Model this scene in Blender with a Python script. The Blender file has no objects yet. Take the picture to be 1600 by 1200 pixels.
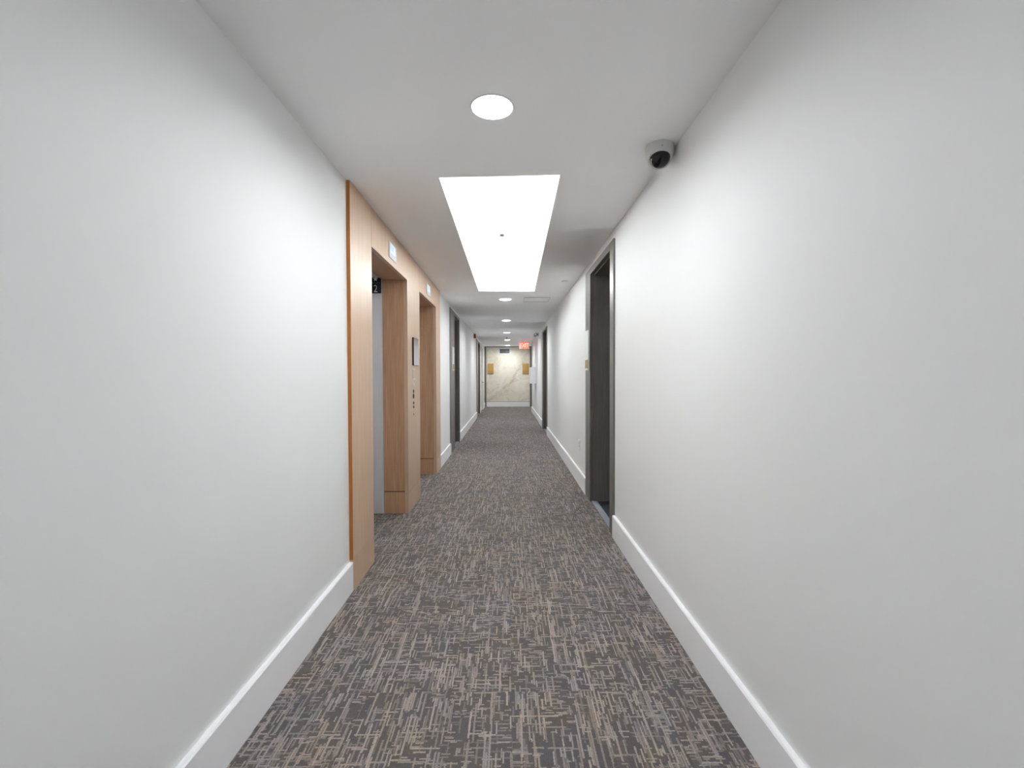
import bpy, bmesh, math, random
from mathutils import Vector, Matrix

# ------------------------------------------------------------------ scene, camera, light
S = bpy.context.scene
C = S.collection
S.view_settings.view_transform = 'Standard'
S.view_settings.look = 'None'
S.view_settings.gamma = 1.0
S.view_settings.use_curve_mapping = False
S.view_settings.exposure = 0.0
S.cycles.use_denoising = True
S.cycles.use_light_tree = False
S.cycles.adaptive_threshold = 0.05
S.cycles.adaptive_min_samples = 16
S.cycles.max_bounces = 7
S.cycles.diffuse_bounces = 6
S.cycles.glossy_bounces = 4
S.cycles.caustics_reflective = False
S.cycles.sample_clamp_indirect = 0.0

CAM_Z = 1.323
cam_d = bpy.data.cameras.new('camera')
cam_d.sensor_width = 36.0
cam_d.lens = 36.0 * 711.0 / 1600.0
cam_d.clip_start = 0.02
cam = bpy.data.objects.new('camera', cam_d)
C.objects.link(cam)
p_, y_, r_ = -0.02013914, 0.00868935, -0.00279659
fwd = Vector((math.sin(y_) * math.cos(p_), math.cos(y_) * math.cos(p_), math.sin(p_)))
rt = Vector((math.cos(y_), -math.sin(y_), 0))
up = rt.cross(fwd)
rt2 = rt * math.cos(r_) + up * math.sin(r_)
up2 = up * math.cos(r_) - rt * math.sin(r_)
cam.matrix_world = Matrix(((rt2.x, up2.x, -fwd.x, 0), (rt2.y, up2.y, -fwd.y, 0),
                           (rt2.z, up2.z, -fwd.z, CAM_Z), (0, 0, 0, 1)))
S.camera = cam

w = bpy.data.worlds.new('world')
S.world = w
w.use_nodes = True
w.node_tree.nodes['Background'].inputs[0].default_value = (0.8, 0.85, 0.9, 1)
w.node_tree.nodes['Background'].inputs[1].default_value = 0.02

DOWNLIGHT_W = 14.2        # each recessed ceiling lamp
DOWNLIGHT_SPREAD = 164.0
DOWNLIGHT_COL = (0.97, 0.985, 1.0)
COVE_STRENGTH = 48.0      # LED strip hidden behind the cove lip

# ------------------------------------------------------------------ room dimensions (metres)
L, R, H = 0.9755, 0.866, 2.5
YB, YE = -3.2, 18.9           # back and end of the corridor
WOOD = -0.953                 # face of the wooden elevator cladding
TH = 0.5                      # wall depth

# ------------------------------------------------------------------ material helpers
def lin(c):
    return tuple(((v / 255) / 12.92 if v / 255 <= 0.04045 else ((v / 255 + 0.055) / 1.055) ** 2.4) for v in c) + (1,)

class N:
    """tiny node-graph helper"""
    def __init__(s, name):
        s.m = bpy.data.materials.new(name)
        s.m.use_nodes = True
        s.t = s.m.node_tree
        s.b = s.t.nodes['Principled BSDF']
    def n(s, typ, **kw):
        x = s.t.nodes.new(typ)
        for k, v in kw.items():
            setattr(x, k, v)
        return x
    def put(s, a, sock):
        if hasattr(a, 'is_output'):
            s.t.links.new(a, sock)
        else:
            sock.default_value = a
    def math(s, op, a, b=0.0, c=None, clamp=False):
        x = s.n('ShaderNodeMath', operation=op, use_clamp=clamp)
        s.put(a, x.inputs[0]); s.put(b, x.inputs[1])
        if c is not None:
            s.put(c, x.inputs[2])
        return x.outputs[0]
    def pos(s):
        return s.n('ShaderNodeNewGeometry').outputs['Position']
    def xyz(s, v):
        x = s.n('ShaderNodeSeparateXYZ'); s.put(v, x.inputs[0]); return x.outputs
    def comb(s, a, b, c=0.0):
        x = s.n('ShaderNodeCombineXYZ')
        for i, q in enumerate((a, b, c)):
            s.put(q, x.inputs[i])
        return x.outputs[0]
    def scale(s, v, sc):
        x = s.n('ShaderNodeVectorMath', operation='MULTIPLY'); s.put(v, x.inputs[0]); x.inputs[1].default_value = sc
        return x.outputs[0]
    def noise(s, v, scale, detail=2.0, rough=0.5, dist=0.0):
        x = s.n('ShaderNodeTexNoise'); s.put(v, x.inputs['Vector'])
        x.inputs['Scale'].default_value = scale; x.inputs['Detail'].default_value = detail
        x.inputs['Roughness'].default_value = rough; x.inputs['Distortion'].default_value = dist
        return x.outputs['Fac']
    def white(s, v):
        x = s.n('ShaderNodeTexWhiteNoise', noise_dimensions='3D'); s.put(v, x.inputs['Vector']); return x.outputs['Value']
    def ramp(s, f, stops, interp='LINEAR'):
        x = s.n('ShaderNodeValToRGB'); s.put(f, x.inputs[0]); cr = x.color_ramp; cr.interpolation = interp
        while len(cr.elements) < len(stops):
            cr.elements.new(0.5)
        for e, (p, c) in zip(cr.elements, stops):
            e.position = p; e.color = c
        return x.outputs['Color']
    def mix(s, f, a, b, mode='MIX'):
        x = s.n('ShaderNodeMix', data_type='RGBA', blend_type=mode)
        s.put(f, x.inputs[0]); s.put(a, x.inputs[6]); s.put(b, x.inputs[7]); return x.outputs[2]
    def bump(s, h, strength, dist):
        x = s.n('ShaderNodeBump'); s.put(h, x.inputs['Height'])
        x.inputs['Strength'].default_value = strength; x.inputs['Distance'].default_value = dist
        s.t.links.new(x.outputs[0], s.b.inputs['Normal'])
    def set(s, **kw):
        for k, v in kw.items():
            s.put(v, s.b.inputs[k])
        return s.m

def simple(name, rgb, rough=0.5, metal=0.0, spec=0.5, var=0.06, scale=8.0, bump=0.0, bscale=300.0):
    g = N(name)
    c = lin(rgb)
    f = g.noise(g.pos(), scale, 3.0)
    lo = tuple(v * (1 - var) for v in c[:3]) + (1,)
    hi = tuple(min(1, v * (1 + var)) for v in c[:3]) + (1,)
    g.set(**{'Base Color': g.ramp(f, [(0.3, lo), (0.7, hi)]), 'Roughness': rough, 'Metallic': metal, 'Specular IOR Level': spec})
    if bump:
        g.bump(g.noise(g.pos(), bscale, 2.0), bump, 0.001)
    return g.m

def emissive(name, rgb, strength, base=(0.8, 0.8, 0.8)):
    g = N(name)
    f = g.noise(g.pos(), 30.0, 1.0)
    lo = tuple(v * 0.97 for v in rgb) + (1,)
    g.set(**{'Base Color': base + (1,), 'Emission Color': g.ramp(f, [(0.4, lo), (0.6, tuple(rgb) + (1,))]),
             'Emission Strength': strength, 'Roughness': 0.4})
    return g.m

def wood_mat(name, dark, mid, light, rough, spec, coat=0.0):
    g = N(name)
    p = g.pos()
    off = g.n('ShaderNodeObjectInfo').outputs['Random']
    v = g.n('ShaderNodeVectorMath', operation='ADD')
    g.put(g.scale(p, (1, 1, 1)), v.inputs[0])
    g.put(g.comb(g.math('MULTIPLY', off, 3.0), g.math('MULTIPLY', off, 7.0), off), v.inputs[1])
    a = g.noise(g.scale(v.outputs[0], (95, 95, 2.2)), 1.0, 5.0, 0.62, 0.15)
    b = g.noise(g.scale(v.outputs[0], (420, 420, 9.0)), 1.0, 2.0, 0.5)
    f = g.math('ADD', g.math('MULTIPLY', a, 0.75), g.math('MULTIPLY', b, 0.25))
    g.set(**{'Base Color': g.ramp(f, [(0.3, lin(dark)), (0.5, lin(mid)), (0.72, lin(light))]),
             'Roughness': rough, 'Specular IOR Level': spec})
    g.set(**{'Coat Weight': coat, 'Coat Roughness': 0.36})
    return g.m

def brushed(name, rgb, rough, vertical=True, metal=1.0):
    g = N(name)
    sc = (260, 260, 3) if vertical else (3, 260, 260)
    f = g.noise(g.scale(g.pos(), sc), 1.0, 2.0)
    c = lin(rgb)
    g.set(**{'Base Color': g.ramp(f, [(0.25, tuple(v * 0.86 for v in c[:3]) + (1,)), (0.75, c)]),
             'Roughness': rough, 'Metallic': metal})
    return g.m

def wall_paint(name, rgb, rough, spec, bump):
    g = N(name)
    c = lin(rgb)
    f = g.noise(g.pos(), 1.3, 2.0)
    g.set(**{'Base Color': g.ramp(f, [(0.3, tuple(v * 0.985 for v in c[:3]) + (1,)), (0.7, c)]),
             'Roughness': rough, 'Specular IOR Level': spec})
    return g.m

def carpet_mat():
    g = N('carpet')
    p = g.xyz(g.pos())
    X, Y = p[0], p[1]
    def layer(across, along, wid, length, dens, seed, mask):
        a = g.math('DIVIDE', across, wid)
        ia = g.math('FLOOR', a); fa = g.math('FRACT', a)
        sh = g.white(g.comb(ia, seed, 3.7))
        b = g.math('ADD', g.math('DIVIDE', along, length), g.math('MULTIPLY', sh, 13.0))
        ib = g.math('FLOOR', b); fb = g.math('FRACT', b)
        rnd = g.white(g.comb(ia, ib, seed + 0.5))
        thr = g.math('MULTIPLY', mask, dens)
        on = g.math('LESS_THAN', rnd, thr)
        amp = g.math('ADD', 0.22, g.math('MULTIPLY', g.white(g.comb(ib, ia, seed + 9.1)), 0.72))
        lenf = g.math('ADD', 0.45, g.math('MULTIPLY', g.white(g.comb(ib, seed + 2.2, ia)), 0.55))
        on2 = g.math('MULTIPLY', on, g.math('LESS_THAN', fb, lenf))
        soft = g.math('MULTIPLY', g.math('SUBTRACT', 1.0, g.math('POWER', g.math('ABSOLUTE', g.math('SUBTRACT', g.math('MULTIPLY', fa, 2.0), 1.0)), 5.0)), amp)
        return g.math('MULTIPLY', on2, soft)
    # every tile is cut from another stretch of the roll
    rnd_t = g.n('ShaderNodeObjectInfo').outputs['Random']
    X = g.math('ADD', X, g.math('MULTIPLY', g.math('FLOOR', g.math('MULTIPLY', rnd_t, 37.0)), 1.731))
    Y = g.math('ADD', Y, g.math('MULTIPLY', g.math('FLOOR', g.math('MULTIPLY', rnd_t, 53.0)), 2.317))
    PV = g.comb(X, Y, 0.0)
    wob = g.noise(PV, 220.0, 1.0)
    Xw = g.math('ADD', X, g.math('MULTIPLY', g.math('SUBTRACT', wob, 0.5), 0.006))
    Yw = g.math('ADD', Y, g.math('MULTIPLY', g.math('SUBTRACT', wob, 0.5), 0.006))
    # blocks that are dominated by one thread direction
    blk = g.white(g.comb(g.math('FLOOR', g.math('DIVIDE', X, 0.125)), g.math('FLOOR', g.math('DIVIDE', g.math('ADD', Y, g.math('MULTIPLY', g.math('FLOOR', g.math('DIVIDE', X, 0.125)), 0.07)), 0.17)), 5.0))
    low = g.noise(PV, 4.0, 2.0)
    dv = g.math('ADD', g.math('MULTIPLY', blk, 0.9), g.math('MULTIPLY', g.math('SUBTRACT', low, 0.18), 1.9))
    dh = g.math('ADD', g.math('MULTIPLY', g.math('SUBTRACT', 1.0, blk), 1.0), g.math('MULTIPLY', low, 0.8))
    ls = [layer(Xw, Yw, 0.0088, 0.220, 0.27, 1.0, dv),
          layer(Xw, Yw, 0.0066, 0.085, 0.27, 11.0, dv),
          layer(Yw, Xw, 0.0080, 0.105, 0.17, 21.0, dh),
          layer(Yw, Xw, 0.0064, 0.042, 0.19, 31.0, dh)]
    m = g.math('MAXIMUM', g.math('MAXIMUM', ls[0], ls[1]), g.math('MAXIMUM', ls[2], ls[3]))
    tuft = g.white(g.comb(g.math('FLOOR', g.math('DIVIDE', X, 0.0032)), g.math('FLOOR', g.math('DIVIDE', Y, 0.0032)), 2.0))
    m = g.math('MULTIPLY', m, g.math('ADD', 0.66, g.math('MULTIPLY', tuft, 0.34)))
    # ground colour: dark heathered blocks
    cx = g.math('FLOOR', g.math('DIVIDE', Xw, 0.043)); cy = g.math('FLOOR', g.math('DIVIDE', g.math('ADD', Yw, g.math('MULTIPLY', g.white(g.comb(cx, 4.0, 4.0)), 0.3)), 0.085))
    hue = g.math('ADD', g.math('MULTIPLY', g.white(g.comb(cx, cy, 8.0)), 0.62), g.math('MULTIPLY', g.noise(PV, 5.0, 2.0), 0.38))
    ground = g.ramp(hue, [(0.10, lin((82, 78, 77))), (0.3, lin((92, 88, 83))), (0.45, lin((86, 83, 87))),
                          (0.6, lin((98, 92, 87))), (0.75, lin((90, 89, 94))), (0.9, lin((102, 94, 91)))])
    ground = g.mix(g.math('MULTIPLY', tuft, 0.35), ground, lin((120, 113, 109)))
    tint = g.ramp(g.noise(PV, 2.6, 2.0, 0.6), [(0.32, lin((252, 247, 241))), (0.5, lin((250, 249, 248))), (0.68, lin((243, 246, 252)))])
    thread = g.ramp(g.white(g.comb(cy, cx, 12.0)), [(0.0, lin((184, 170, 162))), (0.4, lin((192, 177, 169))), (0.65, lin((188, 177, 163))), (1.0, lin((172, 165, 166)))])
    col = g.mix(1.0, g.mix(m, ground, thread), tint, 'MULTIPLY')
    g.set(**{'Base Color': col, 'Roughness': 0.95, 'Specular IOR Level': 0.15,
             'Sheen Weight': 0.12, 'Sheen Roughness': 0.5})
    g.bump(tuft, 0.3, 0.002)
    return g.m

def marble_mat():
    g = N('marble')
    p = g.pos()
    v = g.xyz(p)
    warp = g.noise(p, 1.3, 3.0, 0.6)
    # broad diagonal vein plus finer ones
    d = g.math('ADD', g.math('MULTIPLY', v[0], 1.0), g.math('MULTIPLY', v[2], -0.85))
    d = g.math('ADD', d, g.math('MULTIPLY', g.math('SUBTRACT', warp, 0.5), 1.5))
    v1 = g.math('ABSOLUTE', g.math('SUBTRACT', d, -0.86))
    vein = g.math('SUBTRACT', 1.0, g.math('MULTIPLY', v1, 7.0), clamp=True)
    v2 = g.math('ABSOLUTE', g.math('SUBTRACT', g.noise(p, 1.6, 5.0, 0.62, 0.6), 0.5))
    vein2 = g.math('SUBTRACT', 1.0, g.math('MULTIPLY', v2, 26.0), clamp=True)
    cloud = g.noise(p, 2.2, 4.0, 0.6)
    gate = g.math('MULTIPLY', g.noise(p, 5.0, 3.0), 1.3, clamp=True)
    f = g.math('ADD', g.math('MULTIPLY', g.math('MULTIPLY', vein, gate), 0.5), g.math('MULTIPLY', g.math('MULTIPLY', vein2, gate), 0.35), clamp=True)
    base = g.ramp(cloud, [(0.3, lin((228, 221, 204))), (0.7, lin((243, 239, 227)))])
    g.set(**{'Base Color': g.mix(f, base, lin((176, 160, 130))), 'Roughness': 0.3, 'Specular IOR Level': 0.45})
    return g.m

M = {}
M['wall'] = wall_paint('wall_paint', (237, 238, 238), 0.55, 0.4, 0.10)
M['ceiling'] = wall_paint('ceiling_paint', (250, 250, 251), 0.9, 0.25, 0.06)
M['base'] = wall_paint('baseboard_paint', (248, 249, 251), 0.4, 0.5, 0.02)
M['whitedoor'] = wall_paint('white_door_paint', (222, 222, 220), 0.4, 0.5, 0.02)
M['cove'] = wall_paint('cove_paint', (238, 240, 240), 0.9, 0.2, 0.03)
M['carpet'] = carpet_mat()
M['marble'] = marble_mat()
M['wood'] = wood_mat('veneer_panel', (188, 154, 124), (205, 173, 143), (218, 188, 160), 0.44, 0.7, 0.7)
M['jamb'] = wood_mat('veneer_jamb', (166, 124, 93), (193, 151, 117), (214, 174, 140), 0.42, 0.5)
M['woodedge'] = wood_mat('veneer_edge_band', (160, 98, 42), (184, 118, 56), (200, 134, 70), 0.4, 0.4)
M['bronze'] = brushed('bronze_frame', (140, 137, 132), 0.32, True, 0.7)
M['darkdoor'] = wood_mat('dark_stained_door', (88, 84, 81), (104, 99, 96), (116, 110, 106), 0.42, 0.45)
M['steel'] = brushed('brushed_steel', (232, 232, 235), 0.34, True, 0.4)
M['chrome'] = brushed('satin_chrome', (210, 210, 212), 0.22)
M['mirror'] = brushed('mirror_panel', (214, 218, 222), 0.08)
M['brass'] = brushed('brass', (196, 160, 84), 0.35)
M['black'] = simple('black_plastic', (24, 24, 26), 0.4)
M['gap'] = simple('shadow_gap', (40, 26, 18), 0.8)
M['plastic'] = simple('white_plastic', (232, 233, 233), 0.42, var=0.02)
M['cam'] = simple('camera_housing', (214, 214, 212), 0.45, var=0.02)
M['dome'] = simple('tinted_dome', (12, 14, 18), 0.12, var=0.1)
M['grey'] = simple('grey_metal', (150, 152, 155), 0.4, 0.6)
M['darkgrey'] = simple('dark_grille', (82, 84, 80), 0.6)
M['tan'] = wood_mat('tan_panel', (178, 138, 72), (196, 158, 88), (210, 174, 106), 0.4, 0.4)
M['tanedge'] = simple('tan_panel_edge', (120, 88, 44), 0.5)
M['orange'] = simple('alarm_orange', (150, 92, 44), 0.45)
M['floorplate'] = simple('placard_navy', (14, 26, 40), 0.35)
M['white'] = simple('white_print', (240, 240, 238), 0.5, var=0.01)
M['slate'] = simple('slate_floor', (56, 62, 72), 0.5)
M['alu'] = brushed('aluminium_threshold', (176, 182, 194), 0.35, False, 0.25)
M['lens'] = emissive('lamp_lens', (1.0, 0.99, 0.98), 14.0)
M['led'] = emissive('led_strip', (0.97, 0.99, 1.0), COVE_STRENGTH)
M['screen'] = emissive('lit_display', (0.66, 0.80, 1.0), 1.05, (0.1, 0.1, 0.12))
M['screen2'] = emissive('display_mark', (0.42, 0.58, 0.95), 0.8, (0.1, 0.1, 0.12))
M['exitface'] = emissive('exit_face', (1.0, 0.10, 0.06), 1.6, (0.5, 0.1, 0.08))
M['exitletter'] = emissive('exit_letter', (1.0, 0.26, 0.20), 3.4, (0.6, 0.2, 0.15))

# ------------------------------------------------------------------ geometry helpers
WPOS = {}
def bx(bm, x0, x1, y0, y1, z0, z1, bev=0.0):
    t = bmesh.new()
    bmesh.ops.create_cube(t, size=1)
    sx, sy, sz = abs(x1 - x0), abs(y1 - y0), abs(z1 - z0)
    for v in t.verts:
        v.co = Vector(((x0 + x1) / 2 + v.co.x * sx, (y0 + y1) / 2 + v.co.y * sy, (z0 + z1) / 2 + v.co.z * sz))
    if bev:
        bmesh.ops.bevel(t, geom=t.edges[:], offset=min(bev, sx * .45, sy * .45, sz * .45), segments=2, affect='EDGES')
    join(bm, t)
    return bm

def join(bm, t):
    me = bpy.data.meshes.new('tmp')
    t.to_mesh(me); t.free()
    bm.from_mesh(me)
    bpy.data.meshes.remove(me)

def box(*a, bev=0.0):
    return bx(bmesh.new(), *a, bev=bev)

def prism(pts, axis, a0, a1):
    """extrude a 2-D polygon along an axis; pts are (y,z) for x, (x,z) for y, (x,y) for z"""
    bm = bmesh.new()
    def mk(p, a):
        return {'x': (a, p[0], p[1]), 'y': (p[0], a, p[1]), 'z': (p[0], p[1], a)}[axis]
    A = [bm.verts.new(mk(p, a0)) for p in pts]
    B = [bm.verts.new(mk(p, a1)) for p in pts]
    bm.faces.new(A); bm.faces.new(B[::-1])
    for i in range(len(pts)):
        j = (i + 1) % len(pts)
        bm.faces.new((A[j], A[i], B[i], B[j]))
    bmesh.ops.recalc_face_normals(bm, faces=bm.faces[:])
    return bm

def lathe(bm, prof, cx, cy, cz, seg=32, axis=None):
    """revolve (radius, height) profile about z through (cx,cy,cz)"""
    rings = []
    for r, h in prof:
        if r < 1e-6:
            rings.append([bm.verts.new((0, 0, h))])
        else:
            rings.append([bm.verts.new((r * math.cos(2 * math.pi * k / seg), r * math.sin(2 * math.pi * k / seg), h)) for k in range(seg)])
    vs = [v for q in rings for v in q]
    fs = []
    for a, b in zip(rings, rings[1:]):
        for k in range(seg):
            k2 = (k + 1) % seg
            if len(a) == 1 and len(b) == 1: continue
            if len(a) == 1: fs.append(bm.faces.new((a[0], b[k2], b[k])))
            elif len(b) == 1: fs.append(bm.faces.new((a[k], a[k2], b[0])))
            else: fs.append(bm.faces.new((a[k], a[k2], b[k2], b[k])))
    for f in fs: f.smooth = True
    bmesh.ops.recalc_face_normals(bm, faces=fs)
    if axis is not None:
        q = Vector((0, 0, 1)).rotation_difference(Vector(axis)).to_matrix()
        for v in vs: v.co = q @ v.co
    for v in vs: v.co += Vector((cx, cy, cz))
    return bm

def obj(name, bm, mat, parent=None, label=None, cat=None, group=None, kind=None, base=None):
    """link a bmesh given in world coordinates as one mesh object"""
    if parent is None:
        xs = [v.co for v in bm.verts]
        lo = Vector((min(v.x for v in xs), min(v.y for v in xs), min(v.z for v in xs)))
        hi = Vector((max(v.x for v in xs), max(v.y for v in xs), max(v.z for v in xs)))
        org = Vector(base) if base else Vector(((lo.x + hi.x) / 2, (lo.y + hi.y) / 2, lo.z))
    else:
        org = WPOS[parent.name].copy()
    for v in bm.verts:
        v.co -= org
    me = bpy.data.meshes.new(name)
    bm.to_mesh(me); bm.free()
    me.materials.append(M[mat])
    o = bpy.data.objects.new(name, me)
    C.objects.link(o)
    if parent is None:
        o.location = org
    else:
        o.parent = parent
    WPOS[o.name] = org
    tag(o, label, cat, group, kind)
    return o

def tag(o, label=None, cat=None, group=None, kind=None):
    if label: o['label'] = label
    if cat: o['category'] = cat
    if group: o['group'] = group
    if kind: o['kind'] = kind
    return o

def thing(name, loc, label, cat, group=None, kind=None):
    o = bpy.data.objects.new(name, None)
    o.empty_display_size = 0.1
    C.objects.link(o)
    o.location = loc
    WPOS[o.name] = Vector(loc)
    return tag(o, label, cat, group, kind)

def copy_tree(o, delta=(0, 0, 0), parent=None, label=None):
    c = o.copy()
    C.objects.link(c)
    c.parent = parent
    if parent is None:
        c.location = o.location + Vector(delta)
    if label: c['label'] = label
    for ch in o.children:
        copy_tree(ch, (0, 0, 0), c)
    return c

def text_bm(s, size, depth):
    cu = bpy.data.curves.new('glyph', 'FONT')
    cu.body = s; cu.size = size; cu.extrude = depth; cu.align_x = 'CENTER'; cu.align_y = 'CENTER'; cu.resolution_u = 4
    t = bpy.data.objects.new('glyph', cu)
    C.objects.link(t)
    bpy.context.view_layer.update()
    me = bpy.data.meshes.new_from_object(t.evaluated_get(bpy.context.evaluated_depsgraph_get()))
    bm = bmesh.new(); bm.from_mesh(me)
    C.objects.unlink(t); bpy.data.objects.remove(t); bpy.data.meshes.remove(me); bpy.data.curves.remove(cu)
    # centre and stand upright facing -y (towards the camera)
    xs = [v.co.x for v in bm.verts]; ys = [v.co.y for v in bm.verts]
    cx, cy = (min(xs) + max(xs)) / 2, (min(ys) + max(ys)) / 2
    for v in bm.verts:
        x, y, z = v.co
        v.co = Vector((x - cx, -z, y - cy))
    return bm

def move(bm, x, y, z):
    for v in bm.verts: v.co += Vector((x, y, z))
    return bm

def struct(name, bm, mat, label, cat, parent=None):
    return obj(name, bm, mat, parent, label, cat, kind='structure')

# ------------------------------------------------------------------ floor
fl = struct('floor', box(-L - TH, R + TH, YB - 0.2, YE + 0.2, -0.1, -0.006), 'slate',
            'corridor floor laid with grey and beige crosshatch carpet tiles', 'carpet')
xe = [-1.45, -1.21, -0.60, 0.01, 0.62, 1.20]
tile_me = {}
y = 1.875 - 0.61 * 9
while y < YE + 0.03:
    for a, b in zip(xe, xe[1:]):
        ya, yb = max(y, YB), min(y + 0.61, YE)
        key = (a, round(yb - ya, 4))
        if key not in tile_me:
            t_ = box(a + 0.0005, b - 0.0005, 0.0005, yb - ya - 0.0005, -0.006, 0.0)
            for v in t_.verts:
                v.co.z -= WPOS['floor'].z
            me = bpy.data.meshes.new('carpet_tile'); t_.to_mesh(me); t_.free(); me.materials.append(M['carpet'])
            tile_me[key] = me
        o = bpy.data.objects.new('carpet_tile', tile_me[key])
        C.objects.link(o); o.parent = fl
        o.location = (-WPOS['floor'].x, ya - WPOS['floor'].y, 0)
    y += 0.61

# ------------------------------------------------------------------ door openings: side, outer near y, outer far y, opening near, opening far, top, opening top
EL = [(3.215, 4.335), (4.932, 6.045)]      # elevator openings
ELTOP = 2.225
CL0, CL1 = 2.78, 6.42                      # extent of wood cladding
LD1 = (7.62, 9.06, 8.20, 9.00, 2.455, 2.40)
LD2 = (14.05, 15.62, 14.72, 15.55, 2.43, 2.38)
LD3 = (16.02, 17.34, 16.09, 17.27, 2.36, 2.30)     # white service door
RD1 = (3.675, 4.99, 3.80, 4.71, 2.42, 2.355)
RD2 = (9.99, 11.42, 10.06, 11.05, 2.39, 2.34)

# ------------------------------------------------------------------ walls
bm = bmesh.new()
def wl(y0, y1, z0=0.0, z1=H, x=-L): bx(bm, -L - TH, x, y0, y1, z0, z1)
wl(YB, CL0)
XC = WOOD - 0.036
wl(CL0, EL[0][0] - 0.02, x=XC); wl(EL[0][1] + 0.02, EL[1][0] - 0.02, x=XC); wl(EL[1][1] + 0.02, CL1, x=XC)
for a, b in EL: wl(a - 0.02, b + 0.02, ELTOP + 0.02, H, XC)
last = CL1
for d in (LD1, LD2, LD3):
    wl(last, d[0]); wl(d[0], d[1], d[4], H); last = d[1]
wl(last, YE)
struct('wall_left', bm, 'wall', 'pale grey painted wall on the elevator side of the corridor', 'wall')

bm = bmesh.new()
def wr(y0, y1, z0=0.0, z1=H, x=R): bx(bm, x, R + TH, y0, y1, z0, z1)
RA = 16.5                                   # the wall steps back just before the end
wr(YB, RD1[0]); wr(RD1[0], RD1[1], RD1[4], H)
wr(RD1[1], RD2[0]); wr(RD2[0], RD2[1], RD2[4], H)
wr(RD2[1], RA); wr(RA, YE, x=1.0)
struct('wall_right', bm, 'wall', 'pale grey painted wall opposite the elevators', 'wall')
struct('wall_back', box(-L - TH, R + TH, YB - 0.2, YB, 0, H), 'wall', 'pale grey painted wall closing the corridor behind the viewer', 'wall')

# end wall: marble slab in a dark bronze trim
we = struct('wall_end', box(-L - TH, R + TH, YE, YE + 0.2, 0, H), 'wall', 'wall closing the far end of the corridor', 'wall')
obj('marble_slab', box(-0.90, 0.905, YE - 0.02, YE, 0.215, H - 0.035, bev=0.002), 'marble', we, 'cream marble slab with soft beige veins')
bm = bmesh.new()
bx(bm, -L, -0.90, YE - 0.035, YE, 0, H); bx(bm, 0.905, 1.0, YE - 0.035, YE, 0, H); bx(bm, -0.90, 0.905, YE - 0.03, YE, H - 0.035, H)
struct('trim_1', bm, 'bronze', 'dark bronze trim framing the marble at the corridor end', 'trim')
bb = struct('baseboard_end', box(-0.90, 0.905, YE - 0.03, YE, 0, 0.205, bev=0.004), 'base', 'white baseboard under the marble end wall', 'baseboard')
obj('shadow_joint', box(-0.90, 0.905, YE - 0.021, YE, 0.205, 0.215), 'gap', bb)

# ------------------------------------------------------------------ ceiling with the hole of the light cove
cv = [(-0.408, 2.745), (0.310, 2.704), (0.375, 6.431), (-0.408, 6.426)]      # opening corners, near-left, near-right, far-right, far-left
CT = 0.055                                                                     # thickness of the ceiling lip
bm = bmesh.new()
X0, X1, Y0, Y1 = -L - TH, R + TH, YB - 0.2, YE + 0.2
out = [(X0, Y0), (X1, Y0), (X1, Y1), (X0, Y1)]
vb = [bm.verts.new((x, y, H)) for x, y in out]; vi = [bm.verts.new((x, y, H)) for x, y in cv]
vb2 = [bm.verts.new((x, y, H + CT)) for x, y in out]; vi2 = [bm.verts.new((x, y, H + CT)) for x, y in cv]
for i in range(4):
    j = (i + 1) % 4
    bm.faces.new((vb[i], vb[j], vi[j], vi[i])); bm.faces.new((vb2[j], vb2[i], vi2[i], vi2[j]))
    bm.faces.new((vi[i], vi[j], vi2[j], vi2[i])); bm.faces.new((vb[j], vb[i], vb2[i], vb2[j]))
bmesh.ops.recalc_face_normals(bm, faces=bm.faces[:])
struct('ceiling', bm, 'ceiling', 'flat white painted corridor ceiling', 'ceiling')

cove = thing('light_cove', (-0.03, 4.57, H + CT), 'long glowing recessed light tray in the ceiling beside the elevators', 'cove light')
PW, PH = 0.11, 0.20
def ofs(d): return [(cv[0][0] - d, cv[0][1] - d), (cv[1][0] + d, cv[1][1] - d), (cv[2][0] + d, cv[2][1] + d), (cv[3][0] - d, cv[3][1] + d)]
q = ofs(PW); q2 = ofs(PW + 0.02)
bm = bmesh.new()
zt = H + CT + PH
A = [bm.verts.new((x, y, H + CT)) for x, y in q]; B = [bm.verts.new((x, y, zt)) for x, y in q]
A2 = [bm.verts.new((x, y, H + CT)) for x, y in q2]; B2 = [bm.verts.new((x, y, zt + 0.02)) for x, y in q2]
for i in range(4):
    j = (i + 1) % 4
    bm.faces.new((A[i], A[j], B[j], B[i])); bm.faces.new((A2[j], A2[i], B2[i], B2[j])); bm.faces.new((A[j], A[i], A2[i], A2[j]))
bm.faces.new(B); bm.faces.new(B2[::-1])
bmesh.ops.recalc_face_normals(bm, faces=bm.faces[:])
obj('tray', bm, 'cove', cove)
lo = ofs(0.045); hi = ofs(0.075)
for i in range(4):
    j = (i + 1) % 4
    obj('light_strip', prism([lo[i], lo[j], hi[j], hi[i]], 'z', H + CT + 0.002, H + CT + 0.012), 'led', cove)

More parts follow.
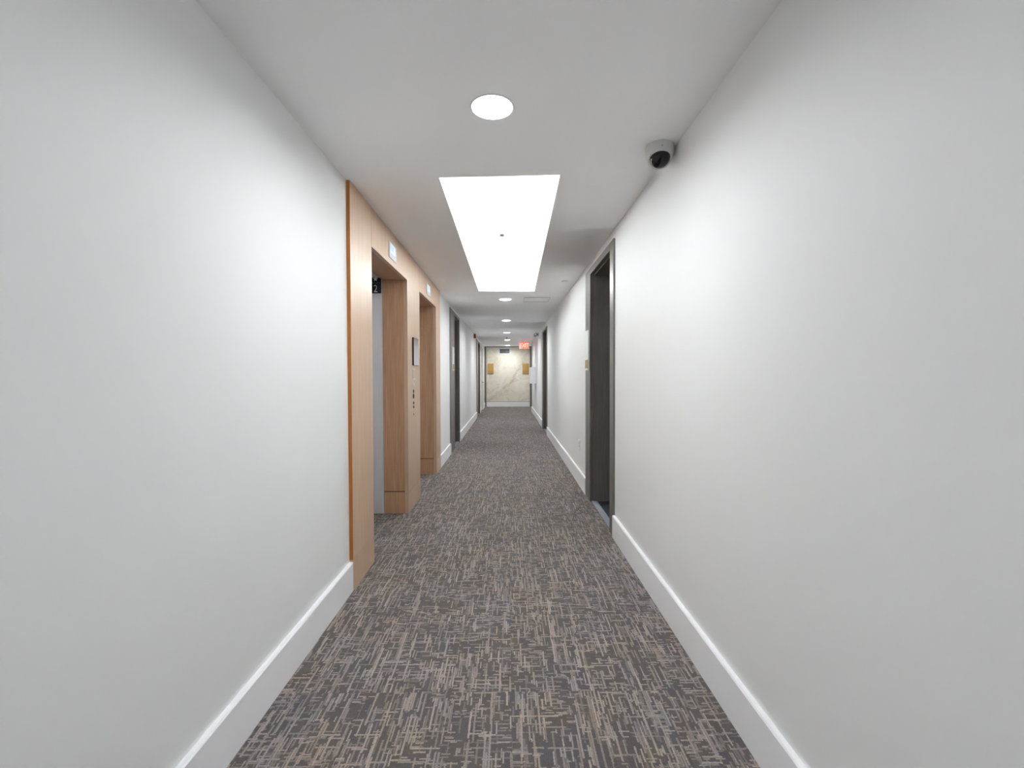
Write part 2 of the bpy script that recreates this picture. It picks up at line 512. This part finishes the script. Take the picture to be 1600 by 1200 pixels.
# ------------------------------------------------------------------ baseboards
BH, BT = 0.178, 0.022
def baseboard(side, y0, y1, label):
    f = -L if side == 'left' else R
    s = 1 if side == 'left' else -1
    pts = [(f, 0), (f + s * BT, 0), (f + s * BT, BH - 0.006), (f + s * (BT - 0.005), BH), (f, BH)]
    struct('baseboard_' + side, prism(pts, 'y', y0, y1), 'base', label, 'baseboard')
baseboard('left', YB, CL0 - 0.001, 'white baseboard along the left wall, nearest, running up to the wood cladding')
baseboard('left', CL1 + 0.001, LD1[0] - 0.001, 'short white baseboard between the wood cladding and the first dark doorway')
baseboard('left', LD1[1] + 0.001, LD2[0] - 0.001, 'white baseboard on the left wall between the two dark doorways')
baseboard('left', LD2[1] + 0.001, LD3[0] - 0.001, 'short white baseboard between the far dark doorway and the white service door')
baseboard('left', LD3[1] + 0.001, YE - 0.036, 'white baseboard past the white service door, up to the marble wall')
baseboard('right', YB, RD1[0] - 0.001, 'white baseboard along the right wall, nearest, running up to the first doorway')
baseboard('right', RD1[1] + 0.001, RD2[0] - 0.001, 'white baseboard on the right wall between the two dark doorways')
baseboard('right', RD2[1] + 0.001, RA, 'white baseboard on the right wall past the far doorway, under the white cabinet')

# ------------------------------------------------------------------ unit doors in bronze frames with a side panel
def unit_door(n, side, d, label):
    ya, yb, o0, o1, zt, zo = d
    s = -1 if side == 'left' else 1
    f = -L if side == 'left' else R
    P, D = 0.016, 0.30
    t = thing('door_%d' % n, (f, (o0 + o1) / 2, 0), label, 'door', kind='structure')
    def rng(a, b): return (f + s * a, f + s * b) if s > 0 else (f + s * b, f + s * a)
    def piece(name, y0, y1, z0, z1, mat='bronze', a=-P, b=D, bev=0.002):
        x0, x1 = rng(a, b)
        return obj(name, box(x0, x1, y0, y1, z0, z1, bev=bev), mat, t)
    wide_near = (o0 - ya) > (yb - o1)
    piece('side_panel' if wide_near else 'frame_post', ya, o0, 0, zt)
    piece('frame_post' if wide_near else 'side_panel', o1, yb, 0, zt)
    piece('frame_head', o0, o1, zo, zt)
    piece('reveal_lining', o0, o0 + 0.012, 0, zo - 0.012, 'darkdoor', 0.022, D)
    piece('reveal_lining', o1 - 0.012, o1, 0, zo - 0.012, 'darkdoor', 0.022, D)
    piece('reveal_lining', o0, o1, zo - 0.012, zo, 'darkdoor', 0.022, D)
    lf = piece('door_leaf', o0 + 0.013, o1 - 0.013, 0.012, zo - 0.014, 'darkdoor', 0.235, 0.28)
    hy = o0 + 0.08 if wide_near else o1 - 0.08
    hs = 1 if wide_near else -1
    bm = bmesh.new()
    xa, xb = rng(0.229, 0.236); bx(bm, xa, xb, hy - 0.025, hy + 0.025, 0.90, 1.12, bev=0.003)
    lathe(bm, [(0, 0), (0.010, 0), (0.010, 0.05), (0, 0.05)], f + s * 0.232, hy, 1.02, 16, axis=(-s, 0, 0))
    xa, xb = rng(0.178, 0.194); bx(bm, xa, xb, min(hy - hs * .01, hy + hs * .12), max(hy - hs * .01, hy + hs * .12), 1.01, 1.03, bev=0.005)
    obj('handle', bm, 'chrome', lf, 'satin chrome lever handle')
    x0, x1 = rng(0.0, 0.06)
    obj('threshold', box(x0, x1, o0, o1, 0, 0.008, bev=0.003), 'alu', t, 'pale metal threshold strip')
    x0, x1 = rng(0.06, 0.235)
    obj('doorway_floor', box(x0, x1, o0 + 0.012, o1 - 0.012, 0, 0.004), 'slate', t, 'dark blue grey floor of the door recess')
    return t
unit_door(1, 'left', LD1, 'dark recessed doorway with grey bronze frame just past the wood cladding')
unit_door(2, 'left', LD2, 'dark recessed doorway with bronze frame under the orange alarm, far left')
unit_door(3, 'right', RD1, 'dark recessed doorway with grey bronze frame, nearest on the right wall')
unit_door(4, 'right', RD2, 'dark recessed doorway with bronze frame, far along the right wall')

# room signs on the side panels
def room_sign(side, y0, y1, z0, z1, label):
    s = -1 if side == 'left' else 1
    f = (-L if side == 'left' else R) - s * 0.016
    T = 0.014
    def xr(a, b): return (f - s * b, f - s * a) if s > 0 else (f - s * a, f - s * b)
    t = thing('room_sign', (f, (y0 + y1) / 2, z0), label, 'sign', 'room signs beside the doors')
    xa, xb = sorted((f, f - s * T))
    obj('plate', box(xa, xb, y0, y1, z0, z1, bev=0.002), 'plastic', t)
    xa, xb = sorted((f - s * T, f - s * (T + 0.004)))
    obj('brass_strip', box(xa, xb, y0 + 0.01, y1 - 0.01, z0 + 0.02, z0 + 0.11, bev=0.001), 'brass', t, 'gold coloured strip near the bottom')
room_sign('right', 4.745, 4.92, 1.37, 1.79, 'tall white room sign beside the nearest doorway on the right')
room_sign('left', 7.80, 8.08, 1.40, 1.81, 'tall white room sign beside the doorway past the wood cladding')

# white service door with hinges and a lever
ya, yb, o0, o1, zt, zo = LD3
t = thing('door_5', (-L, (o0 + o1) / 2, 0), 'plain white service door with a lever handle near the far left corner', 'door', kind='structure')
obj('frame_post', box(-L - 0.12, -L + 0.012, ya, o0, 0, zt, bev=0.002), 'whitedoor', t)
obj('frame_post', box(-L - 0.12, -L + 0.012, o1, yb, 0, zt, bev=0.002), 'whitedoor', t)
obj('frame_head', box(-L - 0.12, -L + 0.012, o0, o1, zo, zt, bev=0.002), 'whitedoor', t)
lf = obj('door_leaf', box(-L - 0.055, -L - 0.01, o0 + 0.004, o1 - 0.004, 0.01, zo - 0.004, bev=0.002), 'whitedoor', t)
for z in (0.25, 1.18, 2.12):
    bm = bmesh.new()
    lathe(bm, [(0, -0.055), (0.009, -0.055), (0.009, 0.055), (0, 0.055)], -L + 0.002, o0 + 0.004, z, 12)
    bx(bm, -L - 0.011, -L - 0.006, o0 + 0.006, o0 + 0.045, z - 0.05, z + 0.05)
    obj('hinge', bm, 'brass' if z < 1 else 'grey', lf)
bm = bmesh.new()
lathe(bm, [(0, 0), (0.028, 0), (0.026, 0.009), (0.011, 0.012), (0.010, 0.06), (0, 0.06)], -L - 0.011, o1 - 0.08, 1.05, 20, axis=(1, 0, 0))
bx(bm, -L + 0.04, -L + 0.058, o1 - 0.21, o1 - 0.07, 1.04, 1.06, bev=0.006)
obj('handle', bm, 'chrome', lf, 'satin chrome lever handle')

# ------------------------------------------------------------------ wood cladding around the elevators
cl = thing('wood_cladding', (WOOD, 4.6, 0), 'walnut veneer panels cladding the wall around the two elevators', 'paneling', kind='structure')
PB = 0.200                                  # top of the wood plinth
def wp(name, pts, mat='wood', x0=XC, x1=WOOD):
    return obj(name, prism(pts, 'x', x0, x1), mat, cl)
G = 0.0025
a0, a1 = EL[0]; b0, b1 = EL[1]
wp('panel', [(CL0, PB), (a0 - G, PB), (a0 - G, H), (CL0, H)])
wp('panel', [(a0 + G, ELTOP), (a1, ELTOP), (a1, PB), (b0 - G, PB), (b0 - G, H), (a0 + G, H)])
wp('panel', [(b0 + G, ELTOP), (b1, ELTOP), (b1, PB), (CL1, PB), (CL1, H), (b0 + G, H)])
for y0, y1 in ((CL0, a0), (a1, b0), (b1, CL1)):
    wp('plinth', [(y0, 0), (y1, 0), (y1, PB - 0.005), (y0, PB - 0.005)])
obj('edge_band', box(XC, WOOD - 0.0005, CL0 - 0.003, CL0, 0.19, H), 'woodedge', cl, 'orange brown edge strip of the first panel')
for y0, y1 in EL:
    for yy in ((y0 - 0.018, y0 - 0.002), (y1 + 0.002, y1 + 0.018)):
        obj('jamb_board', box(WOOD - 0.235, XC, yy[0], yy[1], PB + 0.014, ELTOP, bev=0.001), 'jamb', cl)
        obj('jamb_plinth', box(WOOD - 0.235, XC, yy[0], yy[1], 0, PB + 0.006, bev=0.001), 'jamb', cl)
        obj('shadow_joint', box(WOOD - 0.235, XC, yy[0] + 0.005, yy[1] - 0.005, PB + 0.006, PB + 0.014), 'gap', cl)
    obj('soffit_board', box(WOOD - 0.235, XC, y0 - 0.018, y1 + 0.018, ELTOP, ELTOP + 0.018), 'jamb', cl)

# elevators: steel frame, two leaves, sill
def elevator(y0, y1, label):
    t = thing('elevator', (WOOD - 0.30, (y0 + y1) / 2, 0), label, 'elevator', 'elevators')
    xa, xb = WOOD - 0.385, WOOD - 0.237
    ztop = 2.275
    obj('steel_post', box(xa, xb, y0 - 0.019, y0 - 0.0, 0, ztop, bev=0.003), 'steel', t)
    obj('steel_post', box(xa, xb, y1 + 0.0, y1 + 0.019, 0, ztop, bev=0.003), 'steel', t)
    obj('steel_head', box(xa, xb, y0 - 0.019, y1 + 0.019, ztop, ztop + 0.02, bev=0.003), 'steel', t)
    m = (y0 + y1) / 2
    obj('door_leaf', box(xa - 0.035, xa - 0.005, y0 - 0.018, m - 0.002, 0.01, ztop, bev=0.002), 'steel', t)
    obj('door_leaf', box(xa - 0.035, xa - 0.005, m + 0.002, y1 + 0.018, 0.01, ztop, bev=0.002), 'steel', t)
    bm = bmesh.new()
    bx(bm, xa - 0.04, xa + 0.02, y0, y1, 0.0, 0.006, bev=0.001)
    for k in range(3): bx(bm, xa - 0.03 + k * 0.016, xa - 0.024 + k * 0.016, y0, y1, 0.006, 0.009)
    obj('sill', bm, 'alu', t)
    return t
elevator(*EL[0], 'nearer elevator doorway with brushed steel frame in the wood cladding')
elevator(*EL[1], 'farther elevator doorway with brushed steel frame in the wood cladding')

# floor placard: star field above, white 2 on navy below
fy = EL[0][1]
t = thing('floor_placard', (-1.25, fy, 2.095), 'dark floor placard with a white number 2 on the nearer elevator frame', 'placard')
obj('plate', box(-1.302, -1.197, fy - 0.005, fy - 0.0005, 2.097, 2.266, bev=0.001), 'floorplate', t)
bm = text_bm('2', 0.100, 0.001)
for v in bm.verts: v.co.x *= 0.80
obj('numeral', move(bm, -1.250, fy - 0.0062, 2.142), 'white', t, 'white number 2')
bm = bmesh.new()
pts = []
for k in range(10):
    rr = 0.026 if k % 2 == 0 else 0.011
    an = math.pi / 2 + k * math.pi / 5
    pts.append((-1.250 + rr * math.cos(an), 2.232 + rr * math.sin(an)))
obj('star', prism(pts, 'y', fy - 0.0065, fy - 0.005), 'white', t, 'small white star')
bm = bmesh.new()
for k in range(8):
    lathe(bm, [(0.0026, 0), (0.0018, 0.0015), (0, 0.002)], -1.292 + k * 0.011, fy - 0.005, 2.194 + 0.007 * (k % 3 == 0), 8, axis=(0, -1, 0))
obj('braille_dots', bm, 'white', t)

# floor indicators above the elevators
def indicator(yc, label):
    t = thing('floor_indicator', (WOOD, yc, 2.27), label, 'indicator', 'floor indicators above the elevators')
    obj('plate', box(WOOD, WOOD + 0.006, yc - 0.12, yc + 0.12, 2.272, 2.402, bev=0.002), 'steel', t)
    obj('display', box(WOOD + 0.006, WOOD + 0.008, yc - 0.088, yc + 0.070, 2.315, 2.392, bev=0.001), 'screen', t, 'pale blue glowing display')
    for k, (a, b, c, d) in enumerate(((-0.06, -0.045, 2.335, 2.372), (-0.02, -0.005, 2.335, 2.372))):
        obj('display_mark', box(WOOD + 0.008, WOOD + 0.0085, yc + a, yc + b, c, d), 'screen2', t)
    obj('arrow_lamp', prism([(yc + 0.085, 2.33), (yc + 0.108, 2.33), (yc + 0.0965, 2.352)], 'x', WOOD + 0.006, WOOD + 0.008), 'screen', t)
indicator(3.79, 'steel plate with lit blue display above the nearer elevator')
indicator(5.485, 'steel plate with lit blue display above the farther elevator')

# mirror-like info panel and call station on the pier
t = thing('info_panel', (WOOD, 4.66, 1.42), 'reflective metal panel on the wood pier between the elevators', 'panel')
obj('case', box(WOOD, WOOD + 0.014, 4.545, 4.785, 1.42, 1.70, bev=0.001), 'black', t, 'black casing')
obj('face', box(WOOD + 0.014, WOOD + 0.017, 4.548, 4.782, 1.423, 1.697, bev=0.001), 'mirror', t, 'reflective silver face')
t = thing('notice_plate', (WOOD, 4.6, 1.28), 'small pale rectangular plate above the elevator call buttons', 'plate')
obj('frame', box(WOOD, WOOD + 0.005, 4.53, 4.68, 1.28, 1.388, bev=0.001), 'steel', t)
obj('insert', box(WOOD + 0.005, WOOD + 0.0065, 4.54, 4.67, 1.29, 1.378), 'wood', t)
t = thing('call_station', (WOOD, 4.585, 0.90), 'column of elevator call buttons and key switches on the wood pier', 'call buttons')
obj('button', lathe(bmesh.new(), [(0, 0), (0.024, 0), (0.024, 0.006), (0.020, 0.009), (0, 0.009)], WOOD, 4.585, 1.227, 20, axis=(1, 0, 0)), 'plastic', t, 'pale round button')
for z, rr, mat in ((1.160, 0.018, 'darkgrey'), (1.112, 0.026, 'black'), (1.043, 0.014, 'darkgrey'), (1.004, 0.015, 'darkgrey'), (0.931, 0.009, 'grey')):
    obj('button' if rr > 0.016 else 'key_switch', lathe(bmesh.new(), [(0, 0), (rr, 0), (rr, 0.004), (rr * .8, 0.007), (0, 0.007)], WOOD, 4.585, z, 20, axis=(1, 0, 0)), mat, t)

# ------------------------------------------------------------------ ceiling lamps
def downlight(x, y, label, k=1.0):
    t = thing('recessed_downlight', (x, y, H), label, 'ceiling light', 'round downlights along the ceiling')
    bm = lathe(bmesh.new(), [(0.089, 0.0), (0.089, -0.004), (0.092, -0.006), (0.096, -0.004), (0.097, 0.0)], x, y, H, 48)
    obj('trim_ring', bm, 'plastic', t)
    obj('lens', lathe(bmesh.new(), [(0.090, 0.0), (0.088, -0.006), (0.072, -0.011), (0.04, -0.014), (0, -0.015)], x, y, H, 48), 'lens', t, 'glowing white lens')
    ld = bpy.data.lights.new('downlight_lamp', 'AREA')
    ld.shape = 'DISK'; ld.size = 0.165
    ld.energy = DOWNLIGHT_W * k; ld.color = DOWNLIGHT_COL; ld.spread = math.radians(DOWNLIGHT_SPREAD)
    lo_ = bpy.data.objects.new('downlight_lamp', ld)
    C.objects.link(lo_)
    lo_.parent = t
    lo_.location = (0, 0, -0.018)
    return t
downlight(-0.066, -0.75, 'round ceiling light above and behind the viewer')
downlight(-0.066, 2.023, 'large bright round ceiling light nearest the viewer, before the light tray')
downlight(-0.039, 7.106, 'round ceiling light just past the far edge of the light tray', 1.1)
downlight(-0.032, 9.85, 'round ceiling light, second past the light tray', 1.35)
downlight(-0.028, 12.67, 'round ceiling light, third past the light tray', 1.35)
downlight(-0.02, 15.33, 'round ceiling light, fourth past the light tray, near the exit sign', 1.35)
downlight(-0.01, 18.15, 'round ceiling light directly before the marble end wall', 1.12)

# ------------------------------------------------------------------ small ceiling and wall devices
# dome security camera
cx, cy = 0.785, 2.365
t = thing('dome_camera', (cx, cy, H), 'white dome security camera with dark lens at the ceiling edge', 'security camera')
bm = lathe(bmesh.new(), [(0, 0), (0.070, 0), (0.072, -0.006), (0.070, -0.010), (0.0715, -0.012), (0.0715, -0.040), (0.068, -0.052), (0.058, -0.066), (0.045, -0.075), (0, -0.078)], cx, cy, H, 48)
obj('housing', bm, 'cam', t)
ax = Vector((-0.12, -0.62, -0.78)).normalized()
cpos = Vector((cx, cy, H - 0.046)) + ax * 0.020
obj('dome_ring', lathe(bmesh.new(), [(0.047, 0.0), (0.061, 0.0), (0.062, 0.010), (0.059, 0.016), (0.052, 0.018), (0.047, 0.012)], *cpos, 40, axis=ax), 'cam', t)
R0 = 0.051
obj('tinted_dome', lathe(bmesh.new(), [(R0 * math.cos(a), R0 * math.sin(a)) for a in [math.radians(d) for d in range(0, 90, 9)]] + [(0, R0)], *(cpos + ax * 0.006), 40, axis=ax), 'dome', t, 'dark glossy dome')
obj('screw', lathe(bmesh.new(), [(0.003, 0), (0.003, 0.002), (0, 0.002)], cx - 0.01, cy - 0.071, H - 0.03, 10, axis=(0, -1, 0)), 'grey', t)

# smoke detector in the cove
sx, sy = -0.055, 4.53
t = thing('smoke_detector', (sx, sy, zt_cove := H + CT + PH), 'white smoke detector in the glowing ceiling tray', 'smoke detector')
obj('base', lathe(bmesh.new(), [(0, 0), (0.075, 0), (0.075, -0.010), (0.068, -0.014), (0, -0.014)], sx, sy, zt_cove, 40), 'plastic', t)
obj('dome', lathe(bmesh.new(), [(0.055, -0.014), (0.052, -0.030), (0.040, -0.042), (0.022, -0.046), (0, -0.046)], sx, sy, zt_cove, 40), 'plastic', t)
obj('sensor_slots', lathe(bmesh.new(), [(0.022, -0.047), (0.022, -0.058), (0.016, -0.062), (0, -0.062)], sx, sy, zt_cove, 20), 'black', t, 'dark sensor slots')

# sprinkler cover plate, pendant sprinkler, access panel
obj('sprinkler_cover', lathe(bmesh.new(), [(0, 0), (0.046, 0), (0.050, -0.004), (0.047, -0.009), (0, -0.010)], 0.721, 5.734, H, 32), 'plastic', None,
    'small flush round sprinkler cover on the ceiling near the right wall', 'sprinkler', base=(0.721, 5.734, H - 0.010))
t = thing('sprinkler', (-0.032, 14.285, H), 'small pendant sprinkler between the two farthest ceiling lights', 'sprinkler')
obj('escutcheon', lathe(bmesh.new(), [(0, 0), (0.035, 0), (0.032, -0.006), (0.012, -0.010), (0, -0.010)], -0.032, 14.285, H, 24), 'chrome', t)
obj('body', lathe(bmesh.new(), [(0.009, -0.009), (0.009, -0.040), (0.005, -0.045), (0.005, -0.058), (0, -0.058)], -0.032, 14.285, H, 16), 'brass', t)
obj('deflector', lathe(bmesh.new(), [(0, -0.056), (0.020, -0.057), (0.020, -0.060), (0, -0.060)], -0.032, 14.285, H, 16), 'brass', t)
t = thing('access_panel', (0.448, 7.14, H), 'flush square access panel in the ceiling past the light tray', 'access panel')
bm = bmesh.new()
for a in ((0.249, 0.648, 6.935, 6.945), (0.249, 0.648, 7.335, 7.345), (0.249, 0.252, 6.945, 7.335), (0.645, 0.648, 6.945, 7.335)):
    bx(bm, a[0], a[1], a[2], a[3], H - 0.005, H)
obj('frame', bm, 'grey', t)
obj('hatch', box(0.2525, 0.6445, 6.946, 7.334, H - 0.003, H), 'ceiling', t)

# fire alarm horn on the left, twin emergency lamp on the right
t = thing('fire_alarm', (-L, 13.05, 2.385), 'orange brown alarm box high on the left wall before the far doorway', 'alarm')
obj('body', box(-L, -L + 0.058, 12.99, 13.11, 2.370, 2.490, bev=0.006), 'orange', t)
bm = bmesh.new()
for k in range(4): bx(bm, -L + 0.058, -L + 0.061, 13.005, 13.095, 2.385 + k * 0.014, 2.391 + k * 0.014)
obj('grille', bm, 'tanedge', t)
obj('strobe_lens', box(-L + 0.058, -L + 0.070, 13.02, 13.08, 2.445, 2.480, bev=0.006), 'plastic', t)

t = thing('emergency_light', (R, 12.75, 2.42), 'twin head emergency light high on the right wall near the exit sign', 'emergency light')
obj('backplate', box(R - 0.03, R, 12.66, 12.86, 2.40, 2.495, bev=0.005), 'cam', t)
for y, z in ((12.70, 2.425), (12.82, 2.425)):
    ax = Vector((-0.6, -0.7, -0.35)).normalized()
    h = obj('lamp_head', lathe(bmesh.new(), [(0, -0.03), (0.03, -0.03), (0.048, 0.01), (0.050, 0.03), (0.044, 0.034)], R - 0.075, y, z + 0.02, 24, axis=ax), 'grey', t)
    obj('glass', lathe(bmesh.new(), [(0.045, 0.028), (0.03, 0.034), (0, 0.036)], R - 0.075, y, z + 0.02, 24, axis=ax), 'cam', h)
    obj('arm', box(R - 0.07, R - 0.028, y - 0.008, y + 0.008, z + 0.01, z + 0.03), 'grey', t)

# exit sign
x0, x1, z0, z1, ey = 0.392, 0.722, 2.215, 2.445, 15.60
t = thing('exit_sign', ((x0 + x1) / 2, ey, H), 'glowing red EXIT sign hanging from the ceiling near the corridor end', 'exit sign')
obj('canopy', box((x0 + x1) / 2 - 0.07, (x0 + x1) / 2 + 0.07, ey + 0.005, ey + 0.045, z1, H, bev=0.003), 'plastic', t)
obj('housing', box(x0, x1, ey, ey + 0.05, z0, z1, bev=0.004), 'plastic', t)
obj('face', box(x0 + 0.012, x1 - 0.012, ey - 0.004, ey, z0 + 0.012, z1 - 0.012, bev=0.001), 'exitface', t, 'red lit face')
for i, ch in enumerate('EXIT'):
    g_ = text_bm(ch, 0.21, 0.002)
    for v in g_.verts:
        v.co.x *= 0.80 if ch != 'I' else 1.1
    obj('letter', move(g_, x0 + 0.062 + (0, 0.082, 0.147, 0.210)[i], ey - 0.006, (z0 + z1) / 2), 'exitletter', t)

# white wall cabinet
t = thing('wall_cabinet', (R, 14.45, 1.05), 'white metal wall cabinet on the right wall near the corridor end', 'cabinet')
obj('body', box(R - 0.17, R, 14.08, 14.82, 1.05, 1.555, bev=0.004), 'base', t)
dr = obj('door', box(R - 0.178, R - 0.171, 14.095, 14.805, 1.065, 1.54, bev=0.002), 'base', t)
obj('latch', box(R - 0.186, R - 0.178, 14.13, 14.15, 1.28, 1.32, bev=0.002), 'grey', dr)

# outlet on the right wall
t = thing('power_outlet', (R, 5.49, 0.415), 'white power outlet low on the right wall past the nearest doorway', 'outlet')
obj('cover_plate', box(R - 0.010, R, 5.445, 5.535, 0.415, 0.535, bev=0.002), 'base', t)
for z in (0.455, 0.498):
    bm = box(R - 0.0125, R - 0.010, 5.472, 5.508, z - 0.014, z + 0.014, bev=0.001)
    s_ = obj('socket', bm, 'plastic', t)
    bm = bmesh.new()
    for yy in (5.483, 5.497): bx(bm, R - 0.013, R - 0.0125, yy - 0.0015, yy + 0.0015, z - 0.006, z + 0.006)
    obj('slot', bm, 'black', s_)

# ventilation grille and tan panels on the marble wall
YF = YE - 0.02
t = thing('vent_grille', (-0.14, YF, 2.17), 'rectangular air vent with a pale frame high on the marble wall', 'vent')
bm = bmesh.new()
fo = (-0.415, 0.133, 2.177, 2.457); fi = (-0.340, 0.062, 2.217, 2.391)
bx(bm, fo[0], fi[0], YF - 0.012, YF, fo[2], fo[3]); bx(bm, fi[1], fo[1], YF - 0.012, YF, fo[2], fo[3])
bx(bm, fi[0], fi[1], YF - 0.012, YF, fo[2], fi[2]); bx(bm, fi[0], fi[1], YF - 0.012, YF, fi[3], fo[3])
obj('frame', bm, 'plastic', t)
obj('backing', box(fi[0], fi[1], YF - 0.003, YF, fi[2], fi[3]), 'black', t)
for k in range(7):
    z = fi[2] + 0.012 + k * 0.0245
    bm = prism([(YF - 0.010, z), (YF - 0.004, z + 0.010), (YF - 0.004, z + 0.013), (YF - 0.010, z + 0.003)], 'x', fi[0], fi[1])
    obj('slat', bm, 'grey', t)
for nm, xa, xb, lb in (('l', -0.842, -0.597, 'tan rectangular panel on the marble wall, beside the left trim'),
                       ('r', 0.600, 0.862, 'tan rectangular panel on the marble wall, behind the white cabinet')):
    t = thing('wall_plaque', ((xa + xb) / 2, YF, 1.37), lb, 'wall panel', 'tan panels on the marble wall')
    obj('board', box(xa, xb, YF - 0.03, YF, 1.38, 1.792, bev=0.003), 'tan', t)
    obj('bottom_rail', box(xa, xb, YF - 0.034, YF, 1.366, 1.380), 'tanedge', t)
    obj('groove', box(xa + 0.004, xb - 0.004, YF - 0.0315, YF - 0.03, 1.455, 1.463), 'tanedge', t)
